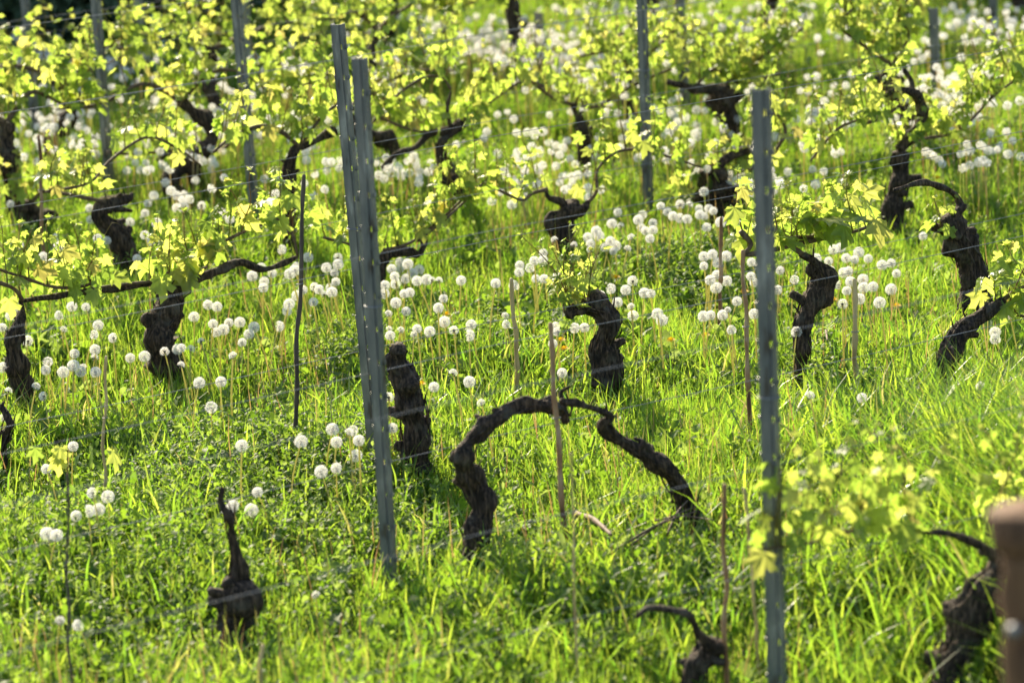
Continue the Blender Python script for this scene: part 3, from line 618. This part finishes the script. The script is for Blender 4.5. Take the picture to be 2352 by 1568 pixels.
def clock_mesh(seed, n, spokes, part=1.0, R=.0205, w=.0011):
    """seed head: a shell of little parachutes on thin beaks round a small core"""
    rs = np.random.default_rng(seed); mb = MB()
    i = np.arange(n); ph = i * 2.399963; z = 1 - 2 * (i + .5) / n; z = z[z > -.86]; k = len(z); ph = ph[:k]
    D = np.stack([np.sqrt(1 - z * z) * np.cos(ph), np.sqrt(1 - z * z) * np.sin(ph), z], 1)
    if part < 1:
        ax = rs.normal(0, 1, 3); ax[2] -= .3; ax /= np.linalg.norm(ax); D = D[(D @ ax) > 1 - 2 * part]
    for d in D:
        d = d + rs.normal(0, .05, 3); d /= np.linalg.norm(d); a = np.cross(d, [0.3, .5, .8]); a /= np.linalg.norm(a); b = np.cross(d, a)
        r = R * rs.uniform(.86, 1.0); c = d * r * .74; rot = rs.uniform(0, 6.28)
        mb.add([d * .003 + a * .0003, d * .003 - a * .0003, c], [(0, 1, 2)])
        for s in range(spokes):
            t = rot + s * 2 * math.pi / spokes; e = math.cos(t) * a + math.sin(t) * b; f = -math.sin(t) * a + math.cos(t) * b
            tip = c + e * R * rs.uniform(.2, .3) + d * R * rs.uniform(.16, .34)
            mb.add([c, tip - f * w * .5, tip + f * w * .5], [(0, 1, 2)])
    return mb
HM = [clock_mesh(1, 150, 10, w=.0008).mesh('seed_head', 'pappus', False), clock_mesh(2, 125, 10, w=.0008).mesh('seed_head', 'pappus', False), clock_mesh(3, 120, 9, .62).mesh('seed_head', 'pappus', False),
      clock_mesh(4, 70, 8, .55, .017).mesh('seed_head', 'pappus', False)]
LOW = [(np.concatenate(c.v), np.concatenate([f for f in c.f3])) for c in (clock_mesh(5, 46, 5, 1, .0205, .0042), clock_mesh(6, 40, 5, 1, .02, .0046), clock_mesh(7, 40, 5, .7, .02, .0044))]
mb = MB(); tube(mb, [(0, 0, -.004), (0, 0, .0), (0, 0, .004)], [.0024, .0066, .0028], 8, .002)
for k in range(9):
    a = k * .7; mb.add([(0, 0, -.003), (math.cos(a) * .008, math.sin(a) * .008, -.009), (math.cos(a + .3) * .008, math.sin(a + .3) * .008, -.010)], [(0, 1, 2)])
RECEP = mb.mesh('receptacle', 'seed')
STEMS = []
for k in range(7):
    rs = np.random.default_rng(40 + k); a = rs.uniform(0, 6.28); s = rs.uniform(.01, .06)
    P = np.array([(0, 0, -.03), (0, 0, .05), (math.cos(a) * s * .3, math.sin(a) * s * .3, .15), (math.cos(a) * s, math.sin(a) * s, .25)])
    mb = MB(); tube(mb, P, [.0032, .0031, .0028, .0022], 6, .03); STEMS.append((mb.mesh('stem', 'stem'), P[-1]))

# what a dandelion can be found by
MARKS = [('the long dark grey stick', 690, 760), ('the paired steel posts', 870, 640), ('the burly long armed vine', 385, 760), ('the narrow wavy vine at the left edge', 40, 820),
         ('the slim tan cane stake', 240, 960), ('the two leaved brown stick', 155, 1200), ('the squat stump with the whip', 540, 1250), ('the sawn flat topped stump', 935, 900),
         ('the pale slanted cane stake', 1182, 760), ('the hook topped vine', 1360, 740), ('the thick bare arch', 1180, 980), ('the reddish brown cane stake', 1275, 820), ('the knotty forked stump', 1300, 510),
         ('the brown cane stake', 1655, 630), ('the nearest steel post', 1750, 700), ('the slender twisted vine', 1860, 700), ('the short thick cane stake', 1962, 740), ('the stout dark vine', 2225, 600),
         ('the vine leaning right', 2210, 810), ('the thick blocky sawn stump', 1640, 445), ('the tall question mark vine', 2065, 420), ('the vine with ball shaped foot', 1035, 380), ('the bulging dark trunk', 1342, 330),
         ('the top centre steel post', 1480, 400), ('the S shaped stump', 265, 530), ('the slotted steel post', 570, 400), ('the tall thin trunk', 665, 450), ('the slim steel post', 245, 400), ('the short dark stump', 450, 410),
         ('the low dark clump', 75, 490)]
recs = []; rr = random.Random(5)
for (x, y) in HEADS[:285]:
    hh = rr.uniform(.19, .30)
    if y > 1100: hh = rr.uniform(.12, .2)
    P = at_h(x, y, hh)
    kx = min(MARKS, key=lambda q: (q[1] - x) ** 2 + 1.5 * (q[2] - y) ** 2)
    dx, dy = x - kx[1], y - kx[2]
    side = ('above' if dy < 0 else 'below') if abs(dy) > 1.3 * abs(dx) else ('left of' if dx < 0 else 'right of')
    typ = rr.choices([0, 1, 2, 3], [5, 4, 2, .8 if y < 700 else 2.2])[0]
    recs.append([P, hh, typ, kx[0], side, x, y])
cells = {}
for r in recs: cells.setdefault((r[3], r[4]), []).append(r)
for key in list(cells):
    c = cells[key]
    if len(c) > 9:                                         # a big cluster is told by height first
        c.sort(key=lambda r: r[6]); n3 = -(-len(c) // 9); del cells[key]
        names = {2: ['upper', 'lower'], 3: ['top', 'middle', 'low'], 4: ['top', 'upper', 'lower', 'low'], 5: ['top', 'upper', 'middle', 'lower', 'low']}[min(n3, 5)]
        n3 = min(n3, 5)
        for q in range(n3): cells[(key[0], key[1], names[q])] = c[q * len(c) // n3:(q + 1) * len(c) // n3]
proto = {}
def clock(P, hh, typ, k, scale, label):
    st, off = STEMS[k]; sc = hh / .25 * 1.0; az = rr.uniform(0, 6.28); sc_h = scale
    c, s = math.cos(az), math.sin(az); o2 = np.array([off[0] * c - off[1] * s, off[0] * s + off[1] * c]) * sc
    b = np.array([P[0] - o2[0], P[1] - o2[1], P[2] - off[2] * sc])
    r0 = bpy.data.objects.new('dandelion', None); COL.objects.link(r0); r0.location = b; r0.rotation_euler = (0, 0, az); r0.empty_display_size = .05
    tag(r0, label, 'dandelion', 'dandelion clocks standing in the grass')
    for nm, me, l, ss in (('stem', st, (0, 0, 0), sc), ('seed_head', HM[typ], off * sc, sc_h), ('receptacle', RECEP, off * sc, 1.0)):
        if (nm, typ, k) in proto: o = proto[(nm, typ, k)].copy(); o.data = me
        else: o = bpy.data.objects.new(nm, me); proto[(nm, typ, k)] = o
        COL.objects.link(o); o.parent = r0; o.location = tuple(l); o.scale = (ss,) * 3
LOOK = ['full round', 'full round', 'partly blown', 'half bald']
for key, rs_ in cells.items():
    mk, side = key[:2]; tier = (key[2] + ' tier ') if len(key) > 2 else ''
    rs_.sort(key=lambda r: r[5])
    for i, r in enumerate(rs_):
        o = tier + (('%s from left' % ORD[i]) if len(rs_) > 1 else 'the only one')
        clock(r[0], r[1], r[2], rr.randrange(7), rr.uniform(.80, 1.08) * (.9 if r[2] == 3 else 1), '%s clock %s %s, %s' % (LOOK[r[2]], side, mk, o))
# the rest, nobody could count them: blurred drifts farther up the slope
far = [(x, y) for x, y in HEADS[285:]]
ZONES = [(330, 140, 330, 80, 60), (500, 270, 150, 60, 45), (680, 165, 90, 40, 50), (880, 150, 70, 45, 45), (1100, 115, 120, 50, 60), (1230, 100, 150, 60, 60), (1350, 190, 120, 60, 35), (1420, 110, 150, 50, 40),
         (420, 340, 160, 50, 30), (900, 380, 80, 40, 12), (1250, 380, 140, 60, 25), (1560, 300, 160, 80, 40), (1850, 260, 130, 80, 25), (2180, 220, 130, 90, 55), (2250, 60, 130, 50, 45), (1800, 60, 250, 60, 60),
         (130, 300, 130, 90, 45), (80, 130, 120, 70, 25), (1480, 30, 220, 40, 35), (700, 330, 90, 80, 15), (1700, 420, 90, 50, 10), (2280, 350, 60, 40, 4), (1000, 60, 220, 50, 35)]
for cx, cy, sx, sy, n in ZONES:
    for _ in range(int(n * 1.35)): far.append((rr.gauss(cx, sx * .5), rr.gauss(cy, sy * .5)))
mh, ms = MB(), MB(); P = []; rs = np.random.default_rng(9)
for (x, y) in far:
    hh = rr.uniform(.19, .32); p = at_h(x, y, hh); P.append(p)
    b = p - [rr.gauss(0, .02), rr.gauss(0, .02), hh + .02]; tube(ms, [b, p], [.0027, .0019], 4, 1, spline=False)
P = np.array(P); n = len(P)
scatter(mh, LOW, P, rs.uniform(.78, 1.05, n), rs.uniform(0, 6, n), rs.normal(0, .4, n), rs.normal(0, .4, n), rs)
o = bpy.data.objects.new('dandelion_drift', None); COL.objects.link(o)
tag(o, 'dense blurred drifts of white dandelion clocks between the farther rows', 'dandelions', None, 'stuff')
a = mh.build('seed_heads', 'pappus', o, False); a['kind'] = 'stuff'; b = ms.build('stems', 'stem', o); b['kind'] = 'stuff'
# yellow flowers
mb = MB()
for k in range(60):
    a = k * 2.4; r = .006 + .011 * (k / 60); z = .008 * (1 - k / 60)
    c, s = math.cos(a), math.sin(a); mb.add([(0, 0, -.003), (c * r - s * .0016, s * r + c * .0016, z), (c * r + s * .0016, s * r - c * .0016, z)], [(0, 1, 2)])
YF = mb.mesh('petals', 'yellow', False)
for i, (x, y, lb) in enumerate([(1027.8, 718.5, 'above right of the sawn flat topped stump'), (1005.5, 750.6, 'low right of the paired posts'), (1286.5, 778.4, 'left of the hook topped vine'), (1298, 799.6, 'under the other yellow one by the hook topped vine'),
                     (1410, 638, 'beside the dandelion clump above the hook topped vine'), (899, 947.7, 'at the foot of the sawn flat topped stump'), (964, 881, 'right against the sawn flat topped stump'), (1541.8, 777.3, 'alone between hook topped vine and brown cane stake'),
                     (1695.8, 669.4, 'between the two cane stakes left of the nearest post'), (1911.6, 686.5, 'left of the short thick cane stake'), (1622, 768.8, 'left of the brown cane stake foot'), (2055, 703.7, 'right of the short thick cane stake'), (2160, 408, 'in the grass at the upper right')]):
    p = at_h(x, y, .12); r0 = bpy.data.objects.new('dandelion_flower', None); COL.objects.link(r0); r0.location = p - [0, 0, .12]
    tag(r0, 'small yellow dandelion flower ' + lb, 'flower', 'yellow dandelion flowers')
    s, off = STEMS[i % 7]; k = .12 / .25
    for nm, me, l, ss in (('stem', s, (0, 0, 0), k), ('petals', YF, off * k, 1.1)):
        q = bpy.data.objects.new(nm, me); COL.objects.link(q); q.parent = r0; q.location = tuple(l); q.scale = (ss,) * 3; q.rotation_euler[0] = .3 if nm == 'petals' else 0

# ------------------------------------------------------------------ ground
xs = np.concatenate([np.linspace(-150, -7, 20)[:-1], np.linspace(-7, 9, 130), np.linspace(9, 150, 20)[1:]])
ys = np.concatenate([np.linspace(-20, 4, 8)[:-1], np.linspace(4, 32, 220), np.linspace(32, 400, 40)[1:]])
X, Y = np.meshgrid(xs, ys); V = np.stack([X, Y, gz(X, Y)], -1).reshape(-1, 3); nx, ny = len(xs), len(ys)
i = (np.arange(ny - 1)[:, None] * nx + np.arange(nx - 1)[None]).ravel()
mb = MB(); mb.add(V, None, np.stack([i, i + 1, i + nx + 1, i + nx], 1)); g = mb.build('ground', 'soil'); g['kind'] = 'structure'

def field(x, y, s, k):
    return .5 + .25 * (np.sin(x * s + k) * np.cos(y * s * .8 + 2 * k) + np.sin((x + y) * s * 1.7 + 3 * k) * np.cos((x - y) * s * 1.3 + k)) * 1.6
def footprint(n, y0=8.2, y1=29.0, side=.45, bias=1.0):
    out = []
    while sum(map(len, out)) < n:
        k = n * 2; y = y0 + (y1 - y0) * RNG.random(k); x = RNG.uniform(-5, 5, k)
        hw = .136 * y * 1.12 + side; keep = np.abs(x) < hw
        keep &= RNG.random(k) < np.clip(13.0 / y, 0, 1) ** bias
        out.append(np.stack([x[keep], y[keep]], 1))
    return np.concatenate(out)[:n]
def pix_y(xy):
    q = np.stack([xy[:, 0], xy[:, 1], np.zeros(len(xy))], 1) - CP; Z = q @ F
    return W / 2 + FPX * (q @ RV) / Z, H / 2 - FPX * (q @ UV) / Z
def blades(xy, L, w, bend, lean=None):
    n = len(xy); base = np.stack([xy[:, 0], xy[:, 1], gz(xy[:, 0], xy[:, 1]) - .01], 1)
    az = RNG.uniform(0, 2 * math.pi, n); d = np.stack([np.cos(az), np.sin(az), np.zeros(n)], 1)
    fa = az + math.pi / 2 + RNG.normal(0, .6, n); sd = np.stack([np.cos(fa), np.sin(fa), np.zeros(n)], 1)
    up = np.stack([RNG.normal(0, .10, n), RNG.normal(0, .10, n), np.ones(n)], 1)
    if lean is not None: up[:, :2] += lean
    vs = []
    for t, ww in ((0, .8), (.33, 1), (.7, .75), (1, 0)):
        c = base + up * (L * t * (1 - .35 * bend * t))[:, None] + d * (L * bend * t * t)[:, None]
        if ww: vs += [c - sd * (w * ww / 2)[:, None], c + sd * (w * ww / 2)[:, None]]
        else: vs.append(c)
    V = np.stack(vs, 1); T = np.array([(0, 1, 3), (0, 3, 2), (2, 3, 5), (2, 5, 4), (4, 5, 6)])
    return V.reshape(-1, 3), (T[None] + (np.arange(n) * 7)[:, None, None]).reshape(-1, 3)
mb = MB()
xy = footprint(900000); px, py = pix_y(xy)
den = field(xy[:, 0], xy[:, 1], 2.3, 1.0) * .6 + field(xy[:, 0], xy[:, 1], 6.0, 2.0) * .5
low = np.clip((py - 1000) / 200, 0, 1) * np.clip((1300 - px) / 300, 0, 1)        # herb patch, thinner grass
keep = RNG.random(len(xy)) < np.clip(.35 + den * .9, 0, 1) * (1 - .3 * low); xy = xy[keep]; den = den[keep]; n = len(xy)
px, py = pix_y(xy); near = np.clip((py - 850) / 300, 0, 1)
c5 = at_h(2170, 1600); kk = ((xy[:, 0] - c5[0] - .02) / .14) ** 2 + ((xy[:, 1] - c5[1] + .2) / .45) ** 2 > RNG.uniform(.3, 1.1, n); xy = xy[kk]; den = den[kk]; n = len(xy)
px, py = pix_y(xy); near = np.clip((py - 850) / 300, 0, 1)
L = RNG.gamma(9, 1 / 9, n) * (.058 + .068 * np.clip(den, .1, 1.2)) * (1 - .15 * near); w = RNG.uniform(.0028, .0054, n); bend = RNG.beta(1.6, 3.2, n) * 1.1
mb.add(*blades(xy, L, w, bend))
xy = footprint(14000, 8.2, 13.5); px, py = pix_y(xy); k = (field(xy[:, 0], xy[:, 1], 3.1, 4) > .45); xy = xy[k]; n = len(xy)   # coarse tufts
mb.add(*blades(xy, RNG.uniform(.12, .24, n), RNG.uniform(.006, .010, n), RNG.uniform(.2, .8, n)))
k = 110000; xy = np.stack([RNG.uniform(.6, 2.6, k), RNG.uniform(8.8, 12.4, k)], 1)                    # rank bank of tall grass at the right
wt = np.exp(-((xy[:, 0] - 1.95) ** 2 / .35 + (xy[:, 1] - 10.9) ** 2 / 1.3)); c5 = at_h(2170, 1600); xy = xy[(RNG.random(k) < wt * .9) & (((xy[:, 0] - c5[0] - .02) / .16) ** 2 + ((xy[:, 1] - c5[1] + .25) / .5) ** 2 > 1)]; n = len(xy)
mb.add(*blades(xy, RNG.uniform(.18, .40, n), RNG.uniform(.004, .009, n), RNG.uniform(.25, .9, n), lean=np.array([-.12, -.05])))
o = mb.build('grass', 'grass'); tag(o, 'bright backlit spring grass covering the vineyard floor', 'grass', None, 'stuff')
# dry stalks and bald dandelion stems
mb = MB(); xy = footprint(9000); den = field(xy[:, 0], xy[:, 1], 1.9, 7.0); xy = xy[den > .55]; n = len(xy)
mb.add(*blades(xy, RNG.uniform(.14, .30, n), np.full(n, .0042), RNG.uniform(0, .25, n)))
o = mb.build('dry_stalks', 'dry'); tag(o, 'thin straw coloured dry stalks standing among the grass', 'dry stalks', None, 'stuff')
# low leafy herbs
def herb_leaf(asp, seg=3):
    V = [(0, 0, 0)]; t_ = np.linspace(.25, .85, seg)
    for t in t_: wv = asp * math.sin(math.pi * t ** .8) * .5; V += [(-wv, t, .18 * math.sin(2.4 * t) + .05), (0, t, .18 * math.sin(2.4 * t)), (wv, t, .18 * math.sin(2.4 * t) + .05)]
    V.append((0, 1, -.02)); T = [(0, 2, 1), (0, 3, 2)]
    for k in range(seg - 1):
        a = 1 + 3 * k; T += [(a, a + 1, a + 4), (a, a + 4, a + 3), (a + 1, a + 2, a + 5), (a + 1, a + 5, a + 4)]
    a = 1 + 3 * (seg - 1); e = len(V) - 1; T += [(a, a + 1, e), (a + 1, a + 2, e)]
    return np.array(V), np.array(T)
HL = [herb_leaf(.45), herb_leaf(.6), herb_leaf(.35)]
mb = MB(); xy = footprint(19000, 8.2, 24); px, py = pix_y(xy)
wgt = .22 + .9 * np.clip((py - 950) / 250, 0, 1) * np.clip((1500 - px) / 500, .25, 1) + .5 * (field(xy[:, 0], xy[:, 1], 3.4, 9) > .62)
xy = xy[RNG.random(len(xy)) < np.clip(wgt, 0, 1)]; n = len(xy); z0 = gz(xy[:, 0], xy[:, 1])
hgt = RNG.uniform(.06, .15, n)
for k in range(13):
    t = (k + .5) / 13; ph = RNG.uniform(0, .6, n) + k * 2.4
    pos = np.stack([xy[:, 0] + RNG.normal(0, .006, n), xy[:, 1] + RNG.normal(0, .006, n), z0 + hgt * t], 1)
    scatter(mb, HL, pos, RNG.gamma(5, .0066, n) * (1.15 - .6 * t), ph, RNG.normal(.35 + .5 * t, .3, n), RNG.normal(0, .3, n), RNG)
for cx, cy, cn, cr in ((600, 1090, 260, .22), (430, 1110, 120, .2), (690, 1120, 120, .18), (800, 830, 160, .13), (1600, 640, 170, .2), (1520, 650, 90, .15), (2110, 350, 160, .2), (400, 1290, 160, .25), (1850, 870, 60, .12),
                       (120, 1330, 130, .2), (780, 1230, 160, .22), (1450, 1290, 90, .2), (1990, 1330, 120, .2), (1080, 800, 60, .12), (2010, 940, 60, .12), (960, 1240, 80, .2), (300, 1500, 120, .3)):
    c = at_h(cx, cy + 20); k_ = int(cn * .45); xy = np.stack([RNG.normal(c[0], cr, k_), RNG.normal(c[1], cr * 1.2, k_)], 1); z0 = gz(xy[:, 0], xy[:, 1])
    hg = RNG.uniform(.10, .20, k_); lx = RNG.normal(0, .03, k_)
    for k in range(14):                                    # taller nettle-like weeds in clumps, some added to stand in for shadow patches
        t = (k + .5) / 14; ph = RNG.uniform(0, .5, k_) + (k % 2) * 3.14 + (k // 2) * 1.57
        scatter(mb, HL, np.stack([xy[:, 0] + lx * t, xy[:, 1], z0 + hg * t], 1), RNG.uniform(.035, .06, k_) * (1.15 - .75 * t), ph, RNG.normal(-.15 + .6 * t, .3, k_), RNG.normal(0, .3, k_), RNG)
o = mb.build('leafy_herbs', 'herb'); tag(o, 'low leafy weeds with grey green leaves filling gaps in the grass', 'weeds', None, 'stuff')
# broad dandelion leaves in rosettes
def tooth_leaf():
    n = 9; V = []; T = []
    for k in range(n):
        t = k / (n - 1); wv = (.05 + .13 * math.sin(math.pi * min(1, t * 1.05)) ** .8) * (1.25 if k % 2 else .7); z = .5 * t - .55 * t * t
        V += [(-wv, t * .9, z + .03), (0, t * .9, z), (wv, t * .9, z + .03)]
    for k in range(n - 1):
        a = 3 * k; T += [(a, a + 1, a + 4), (a, a + 4, a + 3), (a + 1, a + 2, a + 5), (a + 1, a + 5, a + 4)]
    return np.array(V), np.array(T)
TL = [tooth_leaf()]; mb = MB()
pts = [(np.array(r[0][:2])) for r in recs]; pts = np.array(pts); pts = np.vstack([pts + RNG.normal(0, .05, pts.shape), footprint(500, 8.5, 22)])
for k in range(8):
    n = len(pts); pos = np.stack([pts[:, 0], pts[:, 1], gz(pts[:, 0], pts[:, 1])], 1)
    scatter(mb, TL, pos, RNG.uniform(.07, .15, n), RNG.uniform(0, 6.28, n), RNG.uniform(.5, 1.25, n), RNG.normal(0, .3, n), RNG)
o = mb.build('dandelion_leaves', 'herb'); tag(o, 'broad toothed dandelion leaves at the feet of the clocks', 'leaves', None, 'stuff')

# ------------------------------------------------------------------ dark hedge beyond the top left
mb = MB(); a = at_h(-500, 215); b = at_h(690, 40); n = 42000
t = RNG.random(n); u = RNG.random(n); hh = 1.5 + .35 * np.sin(t * 23) + .2 * np.sin(t * 51)
pos = np.stack([a[0] + (b[0] - a[0]) * t, a[1] + (b[1] - a[1]) * t + RNG.normal(.6, .28, n), gz(a[0], a[1]) + u * hh], 1)
scatter(mb, HL, pos, RNG.uniform(.06, .11, n), RNG.uniform(0, 6.28, n), RNG.normal(0, .8, n), RNG.normal(0, .5, n), RNG)
r0 = root('hedge', ((a + b) / 2), 'dark shaded hedge behind the far vines at the top left', 'hedge')
mb.build('foliage', 'hedge', r0)
mb = MB()
for k in range(22):
    q = a + (b - a) * (k + .5) / 22 + [0, .6, 0]; tube(mb, [q - [0, 0, .1], q + [.05, 0, .6], q + [-.05, .1, 1.2]], [.04, .03, .015], 7, .1, .5, k)
mb.build('stems', 'bark', r0); del r0['_o']
q = at_h(372, 215); mb = MB(); tube(mb, [q, q + [0, 0, .42]], [.032, .032], 12, 1, spline=False)
o = mb.build('plant_guard', 'teal', None, loc=q); tag(o, 'blurred teal plant guard tube in front of the dark hedge', 'plant guard')
